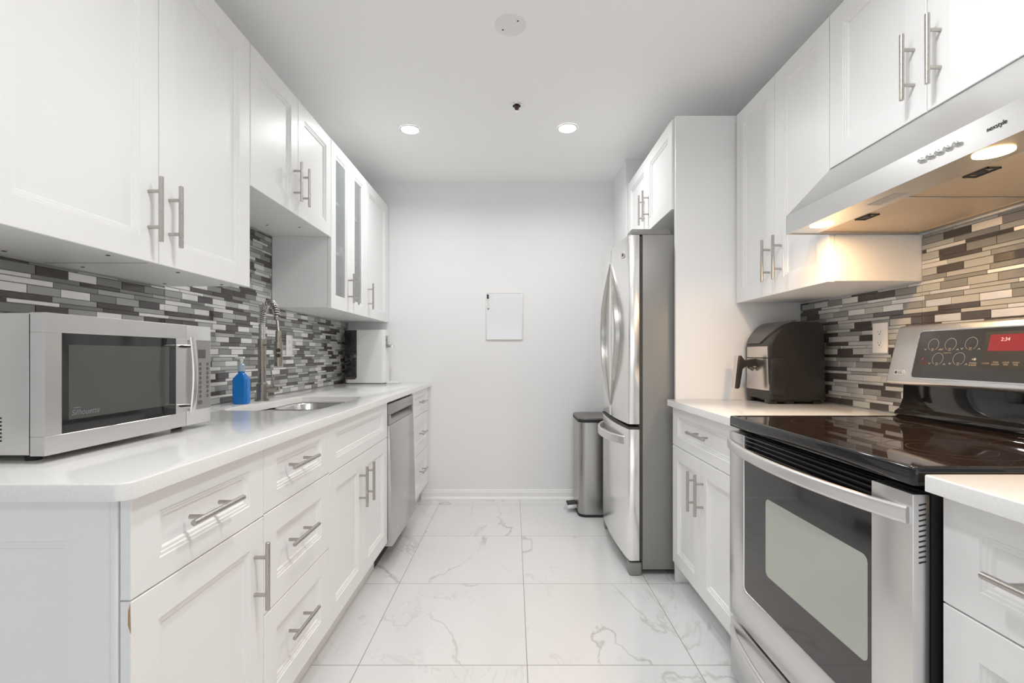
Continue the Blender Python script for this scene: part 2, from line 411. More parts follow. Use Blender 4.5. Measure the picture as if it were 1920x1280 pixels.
# cabinet 3: sink base
r = thing('base_cabinet', 'white sink base cabinet, wide false front over a pair of doors', 'cabinet', (-.98, 2.1, 0))
b = B(); y0, y1 = 1.7036, 2.4864
b.box(BX0, BX1, y0, y0 + .016, .135, .879); b.box(BX0, BX1, y1 - .016, y1, .135, .879); b.box(BX0, BX1, y0, y1, .135, .152)
b.box(BX1 - .018, BX1, y0, y1, .152, .879); b.box(BX0, BX0 + .012, y0, y1, .152, .68); b.box(BX0, -.735, y0, y1, .001, .135)
obj('body', b, 'cab', r)
panel('false_front', r, 'L', DX, 1.703 + G, 2.487 - G, .693, .878, .07, .045)
d = panel('door', r, 'L', DX, 1.703 + G, 2.094 - G, .137, .690); handle(d, 'L', 2.037, .557, DX)
d = panel('door', r, 'L', DX, 2.094 + G, 2.487 - G, .137, .690); handle(d, 'L', 2.135, .557, DX)
# cabinet 4: three drawers in the corner
r = thing('base_cabinet', 'narrow white base cabinet of three drawers beyond the dishwasher', 'cabinet', (-.98, 3.38, 0))
base_body(r, 3.098, 3.684)
for z0, z1, fz in ((.701, .878, .045), (.430, .698, .066), (.137, .427, .066)):
    d = panel('drawer', r, 'L', DX, 3.10, 3.655, z0, z1, .066, fz)
    handle(d, 'L', 3.385, {.701: .790, .430: .570, .137: .300}[z0], DX, False)
obj('filler_strip', B().box(-.685, -.676, 3.657, 3.684, .137, .878), 'cab', r)

# ------------------------------------------------------------------ dishwasher
r = thing('dishwasher', 'grey stainless dishwasher with a recessed pocket handle under the white counter', 'dishwasher', (-.98, 2.79, 0))
obj('body', B().box(-1.25, -.70, 2.493, 3.090, .10, .868), 'blackm', r)
obj('kick_plate', B().box(-.76, -.735, 2.495, 3.088, .002, .11), 'gasket', r)
def lean(z): return -.658 + (.868 - z) * .024
b = B(); yA, yB_ = 2.495, 3.088
b.prism([(-.675, .806), (lean(.806), .806), (lean(.864), .864), (-.675, .864)], 'XZ', yA, yB_, bev=.0015)
cp = obj('control_panel', b, 'dwdark', r)
b = B(); b.prism([(-.698, .754), (lean(.76), .754), (lean(.76), .758), (-.690, .790), (-.690, .8055), (-.698, .8055)], 'XZ', yA + .03, yB_ - .03)
b.box(-.698, lean(.78), yA, yA + .03, .754, .8055); b.box(-.698, lean(.78), yB_ - .03, yB_, .754, .8055)
obj('pocket_handle', b, 'dwdark', r)
b = B(); b.prism([(-.698, .113), (lean(.113), .113), (lean(.752), .752), (-.698, .752)], 'XZ', yA, yB_, bev=.002)
obj('door', b, 'dw', r)
for k, (yy, wd) in enumerate(((2.53, .010), (2.545, .006), (2.70, .014), (2.80, .020), (2.826, .012))):
    x = lean(.84) + .0006
    obj('indicator_mark', B().box(x, x + .0005, yy, yy + wd, .832, .842), 'legendw', cp)

# ------------------------------------------------------------------ countertop with sink cut-out
def counter(name, top, bottom, polys, label, bev=.003):
    t = bmesh.new(); cache = {}
    def V(p):
        k = (round(p[0], 5), round(p[1], 5))
        if k not in cache: cache[k] = t.verts.new((p[0], p[1], bottom))
        return cache[k]
    for pl in polys: t.faces.new([V(p) for p in pl])
    ex = bmesh.ops.extrude_face_region(t, geom=t.faces[:])
    bmesh.ops.translate(t, verts=[v for v in ex['geom'] if isinstance(v, bmesh.types.BMVert)], vec=(0, 0, top - bottom))
    for f in polys: pass
    bmesh.ops.recalc_face_normals(t, faces=t.faces[:])
    es = [e for e in t.edges if len(e.link_faces) == 2 and e.calc_face_angle(0) > 1.3 and max(v.co.z for v in e.verts) > top - .001 and abs(e.verts[0].co.z - e.verts[1].co.z) < .001]
    bmesh.ops.bevel(t, geom=es, offset=bev, segments=3, affect='EDGES', profile=.5)
    b = B(); b._merge(t, 0)
    return tag(obj(name, b, 'quartz', None, sharp=35), label, 'countertop')
HA = [(-.93, 1.822), (-1.100, 1.824), (-1.128, 1.838), (-1.143, 1.870), (-1.152, 1.930), (-1.150, 1.985), (-1.138, 2.035), (-1.122, 2.080), (-1.113, 2.130), (-1.110, 2.200), (-1.110, 2.330), (-1.106, 2.390),
      (-1.088, 2.430), (-1.050, 2.450), (-.93, 2.454)]
HB = [(-.93, 2.454), (-.845, 2.452), (-.800, 2.440), (-.775, 2.410), (-.768, 2.360), (-.766, 2.150), (-.767, 1.930), (-.772, 1.880), (-.790, 1.842), (-.825, 1.824), (-.93, 1.822)]
CX = -.645
polyA = [(-1.291, .787), (-.93, .787)] + HA + [(-.93, 3.688), (-1.291, 3.688)]
polyB = [(-.93, .787), (-.668, .787), (-.656, .792), (CX, .803), (CX, 3.688), (-.93, 3.688)] + HB[:-1] + [(-.93, 1.822)]
counter('countertop', .91, .880, [polyA, polyB], 'long white quartz countertop on the sink side, holding the microwave')
# sink: two bowls with a lower divider
b = B()
def bowl(x0, x1, y0, y1, dep, fl):
    def lp(i, z, r): return [(x, y, z) for x, y in rrect(x0 + i, x1 - i, y0 + i, y1 - i, r, 8)]
    b.loft([lp(-fl, .8785, .10), lp(0, .8785, .095), lp(.006, .872, .09), lp(.012, .76, .085), lp(.02, dep + .02, .08), lp(.05, dep, .06)], False, True)
bowl(-1.148, -.772, 1.828, 2.115, .70, .006)
bowl(-1.108, -.772, 2.133, 2.448, .70, .006)
b.box(-1.11, -.80, 2.112, 2.136, .84, .8783, bev=.006)
sk = obj('sink', b, 'steelp', None, sharp=50); tag(sk, 'stainless double bowl sink sunk in the white counter', 'sink')
for (x, y) in ((-.96, 1.97), (-.95, 2.29)):
    obj('drain', B().lathe((x, y, .7005), [(.045, 0), (.045, .004), (.036, .004), (.030, .001)], cap1=True), 'chrome', sk)

# ------------------------------------------------------------------ wall cabinets, sink side (door faces x = -.975)
UX = -.975; UB0, UB1 = -1.291, -.996
def upper_L(y0, y1, z0, z1, label, doors, glass=(), root_y=None):
    r = thing('wall_cabinet', label, 'cabinet', ((UB0 + UB1) / 2, (y0 + y1) / 2, z0))
    b = B()
    if glass:
        ym = doors[1][1]
        b.box(UB0, UB1, y0, y0 + .016, z0, z1); b.box(UB0, UB1, ym - .008, ym + .008, z0 + .016, z1 - .016)
        b.box(UB0, UB1, y0 + .016, y1, z0, z0 + .016); b.box(UB0, UB1, y0 + .016, y1, z1 - .016, z1); b.box(UB0, UB0 + .01, y0 + .016, ym - .008, z0 + .016, z1 - .016)
        b.box(UB0 + .01, UB1, ym + .008, y1, z0 + .016, z1 - .016)
        obj('body', b, 'cab', r)
        for z in (1.70, 1.985):
            obj('shelf', B().box(UB0 + .012, UB1 - .02, y0 + .017, ym - .009, z, z + .016), 'cabin', r)
    else:
        b.box(UB0, UB1, y0 + .0006, y1 - .0006, z0, z1)
        obj('body', b, 'cab', r)
    for i, (a0, a1, hy) in enumerate(doors):
        d = panel('door', r, 'L', UX, a0 + G, a1 - G, z0 - .004, z1 - .002, glass=(i in glass))
        handle(d, 'L', hy, z0 + .136, UX)
    return r
r = upper_L(.85, 1.749, 1.378, 2.282, 'large white double-door wall cabinet above the microwave', [(.85, 1.30, 1.262), (1.30, 1.749, 1.338)])
for (x, y) in ((-1.24, 1.15), (-1.03, 1.20), (-1.24, 1.36), (-1.03, 1.45), (-1.24, 1.68), (-1.05, 1.70)):
    obj('screw_cap', B().lathe((x, y, 1.3765), [(.005, 0), (.005, .0012)], n=12), 'slot', r)
b = B(); b.box(UB0, UB1, 1.2995, 1.3005, 1.3772, 1.3778); obj('seam', b, 'slot', r)
r = upper_L(1.751, 2.524, 1.757, 2.282, 'short white double-door wall cabinet above the faucet', [(1.751, 2.138, 2.098), (2.138, 2.524, 2.178)])
for (x, y) in ((-1.20, 2.30), (-1.06, 2.34)):
    obj('screw_cap', B().lathe((x, y, 1.7555), [(.005, 0), (.005, .0012)], n=12), 'slot', r)
r = upper_L(2.526, 3.684, 1.380, 2.284, 'tall white wall cabinet with two glass doors and one solid door', [(2.526, 2.832, 2.785), (2.832, 3.126, 2.875), (3.126, 3.645, 3.165)], glass=(0, 1))
obj('filler_strip', B().box(-.995, -.977, 3.647, 3.684, 1.382, 2.282), 'cab', r)
# crockery seen through the glass doors
def bowl_stack(x, y, z, n, label, group):
    for k in range(n):
        b = B(); h = z + k * .018
        b.lathe((x, y, h), [(.026, 0), (.028, .004), (.048, .018), (.062, .042), (.064, .050), (.061, .050), (.045, .020), (.022, .008)], n=28)
        tag(obj('bowl', b, 'ceramic', None, sharp=40), label, 'bowl', group)
bowl_stack(-1.13, 2.66, 2.0015, 3, 'white bowl nested on the upper shelf behind the glass doors', 'white bowls on the upper shelf')
bowl_stack(-1.13, 3.02, 1.7165, 3, 'white bowl nested on the lower shelf behind the glass doors', 'white bowls on the lower shelf')
for (x, y) in ((-1.08, 2.62), (-1.17, 2.74)):
    b = B(); b.lathe((x, y, 1.7165), [(.028, 0), (.030, .003), (.036, .10), (.0345, .10), (.028, .008)], n=24)
    tag(obj('drinking_glass', b, 'glass', None, sharp=40), 'clear tumbler on the lower shelf behind the glass door', 'glass', 'tumblers behind the glass door')

# ================================================================== STOVE SIDE
RX = .785
# near base cabinet
def counter_box(x0, x1, y0, y1, label):
    counter('countertop', .906, .876, [[(x0 + .004, y0), (x1, y0), (x1, y1), (x0 + .004, y1), (x0, y1 - .004), (x0, y0 + .004)]], label)
counter_box(.752, 1.416, .410, .868, 'short white quartz countertop on the three-drawer cabinet next to the oven side')
counter_box(.758, 1.416, 1.640, 2.333, 'white quartz countertop under the air fryer, between stove and refrigerator panel')
def base_R(y0, y1, label):
    r = thing('base_cabinet', label, 'cabinet', (1.1, (y0 + y1) / 2, 0))
    b = B(); b.box(.806, 1.416, y0 + .0006, y1 - .0006, .112, .875); b.box(.865, 1.416, y0 + .0006, y1 - .0006, .001, .112)
    obj('body', b, 'cab', r); return r
r = base_R(.410, .866, 'white three-drawer base cabinet at the near side of the oven')
for z0, z1, fz in ((.675, .873, .05), (.400, .672, .066), (.112, .397, .066)):
    d = panel('drawer', r, 'R', RX, .410 + G, .866 - G, z0, z1, .068, fz)
    handle(d, 'R', .672, {.675: .772, .400: .545, .112: .27}[z0], RX, False)
r = base_R(1.645, 2.333, 'white base cabinet under the air fryer, one drawer over two doors')
d = panel('drawer', r, 'R', RX, 1.645 + G, 2.333 - G, .686, .873, .066, .045); handle(d, 'R', 1.962, .788, RX, False, ln=.19)
d = panel('door', r, 'R', RX, 1.645 + G, 1.990 - G, .110, .683); handle(d, 'R', 1.958, .541, RX)
d = panel('door', r, 'R', RX, 1.990 + G, 2.333 - G, .110, .683); handle(d, 'R', 2.040, .536, RX)
# tall end panel beside the refrigerator
tag(obj('tall_end_panel', B().box(.801, 1.422, 2.335, 2.356, .001, 2.306, bev=.001), 'cab'), 'tall plain white side panel standing between the air fryer counter and the refrigerator', 'panel')
# wall cabinets
UR = 1.095
def upper_R(y0, y1, z0, z1, label, doors, hz, x1=1.4235, face=None):
    face = face or UR
    r = thing('wall_cabinet', label, 'cabinet', ((face + .02 + x1) / 2, (y0 + y1) / 2, z0))
    b = B(); b.box(face + .021, x1, y0 + .0006, y1 - .0006, z0, z1); obj('body', b, 'cab', r)
    for a0, a1, hy in doors:
        d = panel('door', r, 'R', face, a0 + G, a1 - G, z0 - .003, z1 - .002); handle(d, 'R', hy, z0 + hz, face, ln=.18)
    return r
upper_R(1.641, 2.322, 1.382, 2.302, 'white double-door wall cabinet hanging above the air fryer', [(1.641, 1.984, 1.935), (1.984, 2.322, 2.020)], .143)
upper_R(.867, 1.639, 1.772, 2.302, 'white double-door wall cabinet directly above the range hood', [(.867, 1.253, 1.212), (1.253, 1.639, 1.292)], .138)
upper_R(2.358, 3.258, 1.855, 2.302, 'white double-door cabinet above the refrigerator', [(2.358, 2.806, 2.770), (2.806, 3.258, 2.854)], .142, face=.79)

# ------------------------------------------------------------------ range hood
HY0, HY1 = .8665, 1.638
r = thing('range_hood', 'slanted stainless range hood with two lit warm lamps above the stove', 'range hood', (1.18, 1.25, 1.54))
b = B(); X0 = .945
outer = [(X0, 1.541), (X0, 1.604), (1.098, 1.768), (1.421, 1.768), (1.421, 1.541)]
def hx(poly, lo, hi, bev=0): b.prism(poly, 'XZ', lo, hi, bev)
b.box(X0, X0 + .0012, HY0, HY1, 1.541, 1.604)
hx([(X0, 1.604), (X0 + .0015, 1.604), (1.0995, 1.768), (1.098, 1.768)], HY0, HY1)
for s0, s1 in ((HY0, HY0 + .0012), (HY1 - .0012, HY1)): hx(outer, s0, s1)
b.box(1.098, 1.421, HY0, HY1, 1.7668, 1.768); b.box(1.4198, 1.421, HY0, HY1, 1.541, 1.768)
obj('hood_shell', b, 'steel', r)
b = B()
b.box(X0 + .0012, 1.050, HY0 + .0012, HY1 - .0012, 1.5445, 1.5465); b.box(1.398, 1.4195, HY0 + .0012, HY1 - .0012, 1.5445, 1.5465)
b.box(1.050, 1.398, HY0 + .0012, HY0 + .014, 1.5445, 1.5465); b.box(1.050, 1.398, HY1 - .014, HY1 - .0012, 1.5445, 1.5465)
b.box(1.050, 1.398, 1.258, 1.266, 1.5445, 1.5465)
obj('underside_panel', b, 'steel', r)
for y0, y1, hy in ((.882, 1.256, 1.094), (1.268, 1.622, 1.448)):
    b = B(); b.box(1.052, 1.396, y0, y1, 1.5485, 1.5535)
    for q in (y0, y1 - .004): b.box(1.052, 1.396, q, q + .004, 1.5460, 1.5485)
    for q in (1.052, 1.392): b.box(q, q + .004, y0, y1, 1.5460, 1.5485)
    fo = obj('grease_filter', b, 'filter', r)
    b = B(); hxx = 1.083
    for q in (hxx - .016, hxx + .012): b.box(q, q + .004, hy - .03, hy + .03, 1.5450, 1.5484)
    for q in (hy - .03, hy + .026): b.box(hxx - .016, hxx + .016, q, q + .004, 1.5450, 1.5484)
    b.box(hxx - .012, hxx + .004, hy - .012, hy + .012, 1.5448, 1.5480)
    obj('filter_latch', b, 'gasket', fo)
for y in (.98, 1.526):
    lo = obj('hood_lamp', B().lathe((.995, y, 1.5415), [(.026, 0), (.033, .0012), (.033, .0028)], n=40), 'lamp_y', r)
    area_light('hood_bulb', (.995, y, 1.5405), .06, HOOD_POWER, (1.0, .62, .30), (0, 0, 0), parent=r)
obj('rating_label', B().box(.990, 1.025, 1.228, 1.324, 1.5438, 1.5444), 'sticker', r)
for k in range(5):
    y = 1.092 - k * .0215
    b = B(); b.cyl((X0 + .0004, y, 1.5735), (X0 - .003, y, 1.5735), .0066, n=24); b.cyl((X0 - .003, y, 1.5735), (X0 - .009, y, 1.5735), .0048, n=24, cham=.001)
    obj('push_button', b, 'chrome', r)
text('logo_lettering', 'nexstyle', r, 'blackm', (X0 - .0002, .924, 1.573), .0118, (0, -1, 0), (.0, 0, 1.15))

# ------------------------------------------------------------------ stove
SY0, SY1 = .880, 1.632
st = thing('stove', 'freestanding stainless electric stove with a black glass cooktop and red clock display', 'stove', (1.08, 1.256, 0))
obj('stove_body', B().box(.7985, 1.40, SY0 + .004, SY1 - .004, .03, .878), 'blackgl', st)
obj('side_trim', B().box(.7795, .798, SY0 + .001, SY1 - .001, .03, .8655), 'blackm', st)
for x in (.86, 1.34):
    for y in (SY0 + .05, SY1 - .05): obj('levelling_foot', B().cyl((x, y, .0005), (x, y, .03), .018, n=16), 'blackm', st)
# cooktop
def rl(i, z, r=.012): return [(x, y, z) for x, y in rrect(.744 + i, 1.330 - i, SY0 - .002 + i, SY1 + .002 - i, max(r - i, .003), 5)]
b = B(); b.loft([rl(.004, .8795), rl(0, .883), rl(0, .9105), rl(.0015, .9145), rl(.005, .9162), rl(.011, .9162), rl(.014, .9140)], True, False)
ck = obj('cooktop', b, 'blackgl', st, sharp=50)
b = B(); b.loft([rl(.014, .9105), rl(.014, .9139)], True, True)
mg = noisy(mat('cooktop_glass', (.02, .012, .009), .05, spec=.6), nscale=900, rough=(.02, .03))
# fine crumbs and dust on the glass
bs = mg.node_tree.nodes['Principled BSDF']; g_ = N(mg, 'ShaderNodeNewGeometry')
vo = N(mg, 'ShaderNodeTexVoronoi'); vo.inputs['Scale'].default_value = 95; L(mg, g_.outputs['Position'], vo.inputs['Vector'])
lt = N(mg, 'ShaderNodeMath', operation='LESS_THAN'); lt.inputs[1].default_value = .085; L(mg, vo.outputs['Distance'], lt.inputs[0])
n2 = N(mg, 'ShaderNodeTexNoise'); n2.inputs['Scale'].default_value = 9; L(mg, g_.outputs['Position'], n2.inputs['Vector'])
g2 = N(mg, 'ShaderNodeMath', operation='GREATER_THAN'); g2.inputs[1].default_value = .53; L(mg, n2.outputs[0], g2.inputs[0])
mu = N(mg, 'ShaderNodeMath', operation='MULTIPLY'); L(mg, lt.outputs[0], mu.inputs[0]); L(mg, g2.outputs[0], mu.inputs[1])
mx = N(mg, 'ShaderNodeMix', data_type='RGBA'); mx.inputs[6].default_value = (.02, .012, .009, 1); mx.inputs[7].default_value = (.42, .27, .16, 1)
L(mg, mu.outputs[0], mx.inputs[0]); L(mg, mx.outputs[2], bs.inputs['Base Color'])
M['cookglass'] = mg
gp = obj('glass_surface', b, 'cookglass', ck)
def ring(cx, cy, r, wd=.0018):
    return B().loft([[(x, y, .91405) for x, y in circle(cx, cy, r - wd, 64)], [(x, y, .91425) for x, y in circle(cx, cy, r - wd, 64)],
                     [(x, y, .91425) for x, y in circle(cx, cy, r, 64)], [(x, y, .91405) for x, y in circle(cx, cy, r, 64)]], False, False)
for cx, cy, r_ in ((.975, 1.055, .118), (.975, 1.055, .078), (.965, 1.470, .088), (1.200, 1.440, .078), (1.205, 1.060, .098), (.905, 1.262, .050), (1.215, 1.25, .055)):
    obj('burner_ring', ring(cx, cy, r_), 'ring', ck)
# black rear riser and stainless control panel
b = B()
b.prism([(1.318, .9150), (1.312, .925), (1.316, .934), (1.331, .945), (1.343, .975), (1.345, 1.020), (1.345, 1.035), (1.40, 1.035), (1.40, .8785), (1.331, .8785), (1.331, .9150)], 'XZ', SY0, SY1, bev=.002)
obj('rear_riser', b, 'blackgl', st, sharp=40)
def px(z): return 1.292 + (z - 1.031) * (1.333 - 1.292) / (1.219 - 1.031)
b = B()
b.prism([(1.292, 1.031), (1.288, 1.036), (px(1.212), 1.212), (1.336, 1.221), (1.346, 1.2235), (1.395, 1.2235), (1.395, 1.045), (1.335, 1.026), (1.30, 1.026)], 'XZ', SY0 - .004, SY1 + .004, bev=.004, seg=3)
bg = obj('backguard', b, 'steel', st, sharp=50)
P0 = Vector((px(1.052) - .0045, 0, 1.052)); dv = Vector((px(1.2) - px(1.052), 0, 1.2 - 1.052)).normalized(); nv = Vector((-dv.z, 0, dv.x))
def PP(y, z, off): return Vector((px(z) - .0045, y, z)) + nv * off
def on_panel(pts, o0, o1):   # pts (y,z)
    return [[PP(y, z, o0) for y, z in pts], [PP(y, z, o1) for y, z in pts]]
b = B(); b.loft(on_panel(rrect(.978, 1.534, 1.052, 1.199, .010), -.004, .0022)); b2 = b
pg = obj('control_glass', b, 'panelgl', st)
b = B()
o_, i_ = rrect(.9745, 1.5375, 1.0485, 1.2025, .012), rrect(.978, 1.534, 1.052, 1.199, .010)
b.loft([[PP(y, z, -.004) for y, z in o_], [PP(y, z, .0028) for y, z in o_], [PP(y, z, .0028) for y, z in i_], [PP(y, z, -.004) for y, z in i_]], False, False)
obj('panel_bezel', b, 'steelp', st)
UPV = tuple(dv); RT = (0, -1, 0)
for cy, cz in ((1.477, 1.156), (1.419, 1.156), (1.355, 1.157), (1.452, 1.112), (1.383, 1.113), (1.128, 1.112)):
    pts = [(cy + .0185 * math.cos(t), cz + .0185 * math.sin(t)) for t in [math.radians(-62 + 304 * k / 40 ) for k in range(41)]]
    pin = [(cy + .0176 * math.cos(t), cz + .0176 * math.sin(t)) for t in [math.radians(-62 + 304 * k / 40) for k in range(41)]]
    b = B(); b.loft([[PP(y, z, .0024) for y, z in pts], [PP(y, z, .0024) for y, z in pin]], False, False, closed=False)
    obj('dial_ring', b, 'legendw', pg)
    text('key_lettering', 'ON\nOFF', pg, 'legend', PP(cy, cz - .0155, .0022), .0052, RT, UPV, .0002)
    for s_, ch in ((.0255, 'v'), (-.0255, '^')):
        b = B(); q = 1 if ch == '^' else -1; y_, z_ = cy + s_, cz - .0150
        b.loft([[PP(y_ - .004, z_ - q * .002, .0024), PP(y_, z_ + q * .0022, .0024), PP(y_ + .004, z_ - q * .002, .0024)],
                [PP(y_ - .004, z_ - q * .0038, .0024), PP(y_, z_ + q * .0002, .0024), PP(y_ + .004, z_ - q * .0038, .0024)]], False, False, closed=False)
        obj('arrow_mark', b, 'legendw', pg)
text('key_lettering', 'WARMING ZONE', pg, 'legend', PP(1.424, 1.130, .0022), .0034, RT, UPV, .0002)
text('warning_lettering', 'HOT SURFACE\nINDICATOR', pg, 'red', PP(1.498, 1.098, .0022), .0042, RT, UPV, .0002)
b = B(); b.loft(on_panel(circle(1.505, 1.112, .0035, 16), .002, .0024)); obj('warning_mark', b, 'red', pg)
for s_, y_, z_ in (('POWER\nBURNER', 1.338, 1.098), ('CLOCK', 1.302, 1.101), ('TIMER\nON/OFF', 1.276, 1.101), ('COOK\nTIME', 1.249, 1.101), ('START\nTIME', 1.224, 1.101), ('BAKE', 1.19, 1.101), ('BROIL', 1.165, 1.101)):
    text('key_lettering', s_, pg, 'legend', PP(y_, z_, .0022), .0060, RT, UPV, .0002)
for y_, rr in ((1.342, .0020), (1.335, .0038)):
    b = B(); b.loft(on_panel(circle(y_, 1.112, rr, 16), .002, .0024)); obj('power_dot', b, 'legendw', pg)
b = B(); b.loft(on_panel(rrect(1.150, 1.318, 1.087, 1.188, .002), .002, .0024)); obj('clock_surround', b, 'blackm', pg)
b = B(); b.loft(on_panel(rrect(1.200, 1.304, 1.135, 1.180, .001), .0024, .0028)); dp = obj('clock_display', b, 'display', pg)
text('clock_digits', '2:34', dp, 'digit', PP(1.262, 1.166, .0028), .0140, (0, -1.0, 0), UPV, .0002)
# maker's badge
b = B(); b.loft(on_panel(rrect(1.568, 1.606, 1.058, 1.074, .002), -.003, .0022)); bdg = obj('badge', b, 'satin', st)
text('logo_lettering', 'LG', bdg, 'blackm', PP(1.581, 1.066, .0022), .013, RT, UPV, .0002)
b = B(); b.loft(on_panel(circle(1.598, 1.066, .0050, 24), .0022, .0026)); obj('logo_disc', b, 'slot', bdg)
# oven door: U frame, glass, louvre, bow handle
DXF = .745
b = B(); W0, W1, WB = .985, 1.531, .364
c = .016
U = [(SY0 + .002, .242), (SY1 - .002, .242), (SY1 - .002, .8645), (W1, .8645), (W1, WB + c), (W1 - c * .3, WB + c * .3), (W1 - c, WB), (W0 + c, WB), (W0 + c * .3, WB + c * .3), (W0, WB + c), (W0, .8645), (SY0 + .002, .8645)]
b.prism(U, 'YZ', DXF, DXF + .033, bev=.0025)
od = obj('oven_door', b, 'steel', st, sharp=40)
obj('door_glass', B().box(DXF + .003, DXF + .014, W0 - .001, W1 + .001, WB - .001, .815), 'ovenglass', od)
b = B(); b.loft([[(DXF + .0026, y, z) for y, z in rrect(.998, 1.402, .472, .700, .016)], [(DXF + .0031, y, z) for y, z in rrect(.998, 1.402, .472, .700, .016)]])
wn_ = obj('window_screen', b, 'screen', od); wn_['label'] = 'paler dotted inner window'
b = B(); b.box(DXF + .020, DXF + .032, W0, W1, .816, .8645)
obj('vent_recess', b, 'blackm', od)
for z in (.821, .834, .847, .8595):
    obj('vent_louver', B().box(DXF + .003, DXF + .019, W0 + .0005, W1 - .0005, z, z + .0035, bev=.001), 'blackgl', od)
b = B()
for k in range(12):
    z = .845 - k * .0098
    b.prism([(DXF + .0115 , z - .0022), (DXF + .0245, z + .0006), (DXF + .0245, z + .0036), (DXF + .0115, z + .0008)], 'XZ', SY0 + .0012, SY0 + .0022)
so_ = obj('vent_slots', b, 'blackm', od)
path = []; sc_ = []
for i in range(41):
    t = i / 40; y = (SY0 + .008) + (SY1 - SY0 - .016) * t; e = min(t, 1 - t)
    bow = .050 * math.sin(math.pi * t) ** .75
    path.append((DXF - .0045 - bow * (1 if e > 0 else 0), y, .824)); sc_.append(.75 + .25 * min(1, e * 8))
prof = [(.0165 * math.copysign(abs(math.cos(a)) ** .55, math.cos(a)), .0085 * math.copysign(abs(math.sin(a)) ** .75, math.sin(a))) for a in [2 * math.pi * k / 20 for k in range(20)]]
b = B(); b.sweep(path, prof, (0, 0, 1), scale=sc_)
obj('door_handle', b, 'satin', od, sharp=60)
# storage drawer
b = B(); b.box(DXF + .003, DXF + .033, SY0 + .002, SY1 - .002, .035, .228, bev=.003)
sd = obj('storage_drawer', b, 'steel', st)
path = [(DXF + .001 - .046 * math.sin(math.pi * i / 30) ** .75, SY0 + .02 + (SY1 - SY0 - .04) * i / 30, .196) for i in range(31)]
b = B(); b.sweep(path, [(.013 * math.cos(a), .008 * math.sin(a)) for a in [2 * math.pi * k / 18 for k in range(18)]], (0, 0, 1))
obj('drawer_handle', b, 'satin', sd, sharp=60)

# ------------------------------------------------------------------ air fryer
r = thing('air_fryer', 'black air fryer with steel front and curved lid on the counter near the refrigerator panel', 'air fryer', (1.26, 2.21, .906))
Y0, Y1 = 2.085, 2.318
def fsec(y, k):   # section in XZ shrunk by k toward the axis
    P_ = [(1.139, .925), (1.134, 1.00), (1.133, 1.160), (1.138, 1.182), (1.155, 1.212), (1.180, 1.240), (1.206, 1.262), (1.226, 1.271), (1.250, 1.274), (1.340, 1.274), (1.362, 1.268), (1.374, 1.250), (1.379, 1.10), (1.382, .925)]
    cx, cz = 1.258, 1.09
    return [(cx + (x - cx) * (1 - k * .9), y, cz + (z - cz) * (1 - k * .45)) if z > .93 else (cx + (x - cx) * (1 - k * .9), y, z) for x, z in P_]
ks = [(0, .065), (.02, .030), (.06, .010), (.12, 0), (.88, 0), (.94, .010), (.98, .030), (1, .065)]
b = B(); b.loft([fsec(Y0 + (Y1 - Y0) * t, k) for t, k in ks]); obj('fryer_body', b, 'plastic_bk', r, sharp=35)
b = B()
for x in (1.150, 1.225, 1.345):
    for y in (Y0 + .035, Y1 - .035): b.box(x - .014, x + .022, y - .02, y + .02, .9062, .9262, bev=.003)
b.box(1.16, 1.36, Y0 + .02, Y1 - .02, .915, .9255)
obj('foot_rail', b, 'plastic_bk', r)
b = B()
lid = [(1.1325, 1.177), (1.150, 1.2085), (1.176, 1.240), (1.203, 1.2635), (1.224, 1.2735), (1.250, 1.2775), (1.250, 1.268), (1.20, 1.245), (1.150, 1.19)]
def lsec(y, dx): return [(x, y, z) for x, z in lid]
NL = 14; rows = []
def lerp_prof(t):
    pr = lid[:6]; k = min(int(t * 5), 4); f = t * 5 - k; a, c2 = pr[k], pr[k + 1]
    tx, tz = c2[0] - a[0], c2[1] - a[1]; ln_ = math.hypot(tx, tz)
    return a[0] + tx * f, a[1] + tz * f, -tz / ln_, tx / ln_
for i in range(NL + 1):
    t = i / NL; x, z, nx_, nz_ = lerp_prof(t); yn = Y0 + .006 + .085 * (1 - t) ** 2.2; yf = Y1 - .004 - .02 * (1 - t) ** 3
    o_ = .0030; rows.append([(x + nx_ * o_, yn, z + nz_ * o_), (x + nx_ * o_, yf, z + nz_ * o_), (x - nx_ * .006, yf, z - nz_ * .006), (x - nx_ * .006, yn, z - nz_ * .006)])
b.loft(rows); obj('lid', b, 'plastic_gr', r, sharp=35)
def front(name, z0, z1, m, xo, parent=r, n=14, ya=Y0 + .014, yb=Y1 - .012):
    b = B(); rows0, rows1 = [], []
    def X(y):
        t = (y - (Y0 + Y1) / 2) / ((Y1 - Y0) / 2); return 1.1285 + .012 * abs(t) ** 4 - xo
    ys = [ya + (yb - ya) * i / n for i in range(n + 1)]
    loops = [[(X(y) - .0, y, z0), (X(y), y, z1), (X(y) + .008, y, z1), (X(y) + .008, y, z0)] for y in ys]
    b.loft(loops); return obj(name, b, m, parent, sharp=40)
front('steel_band', 1.1135, 1.163, 'oring', .0)
bk = front('basket_drawer', .958, 1.1100, 'plastic_bk', -.002, ya=Y0 + .004)
front('basket_front', .966, 1.1085, 'oring', .0, parent=bk)
b = B(); b.prism(rrect(1.136, 1.205, .950, 1.1105, .010), 'XZ', Y0 - .0008, Y0 + .010, bev=.0006); obj('basket_side', b, 'plastic_bk', bk)
ym = (Y0 + Y1) / 2 + .01
b = B(); b.prism([(1.1295, 1.108), (1.075, 1.100), (1.060, 1.122), (1.046, 1.122), (1.030, .970), (1.043, .966), (1.052, .972), (1.066, 1.060), (1.085, 1.072), (1.1295, 1.072)], 'XZ', ym - .017, ym + .017, bev=.004)
gh = obj('grip', b, 'plastic_bk', bk)
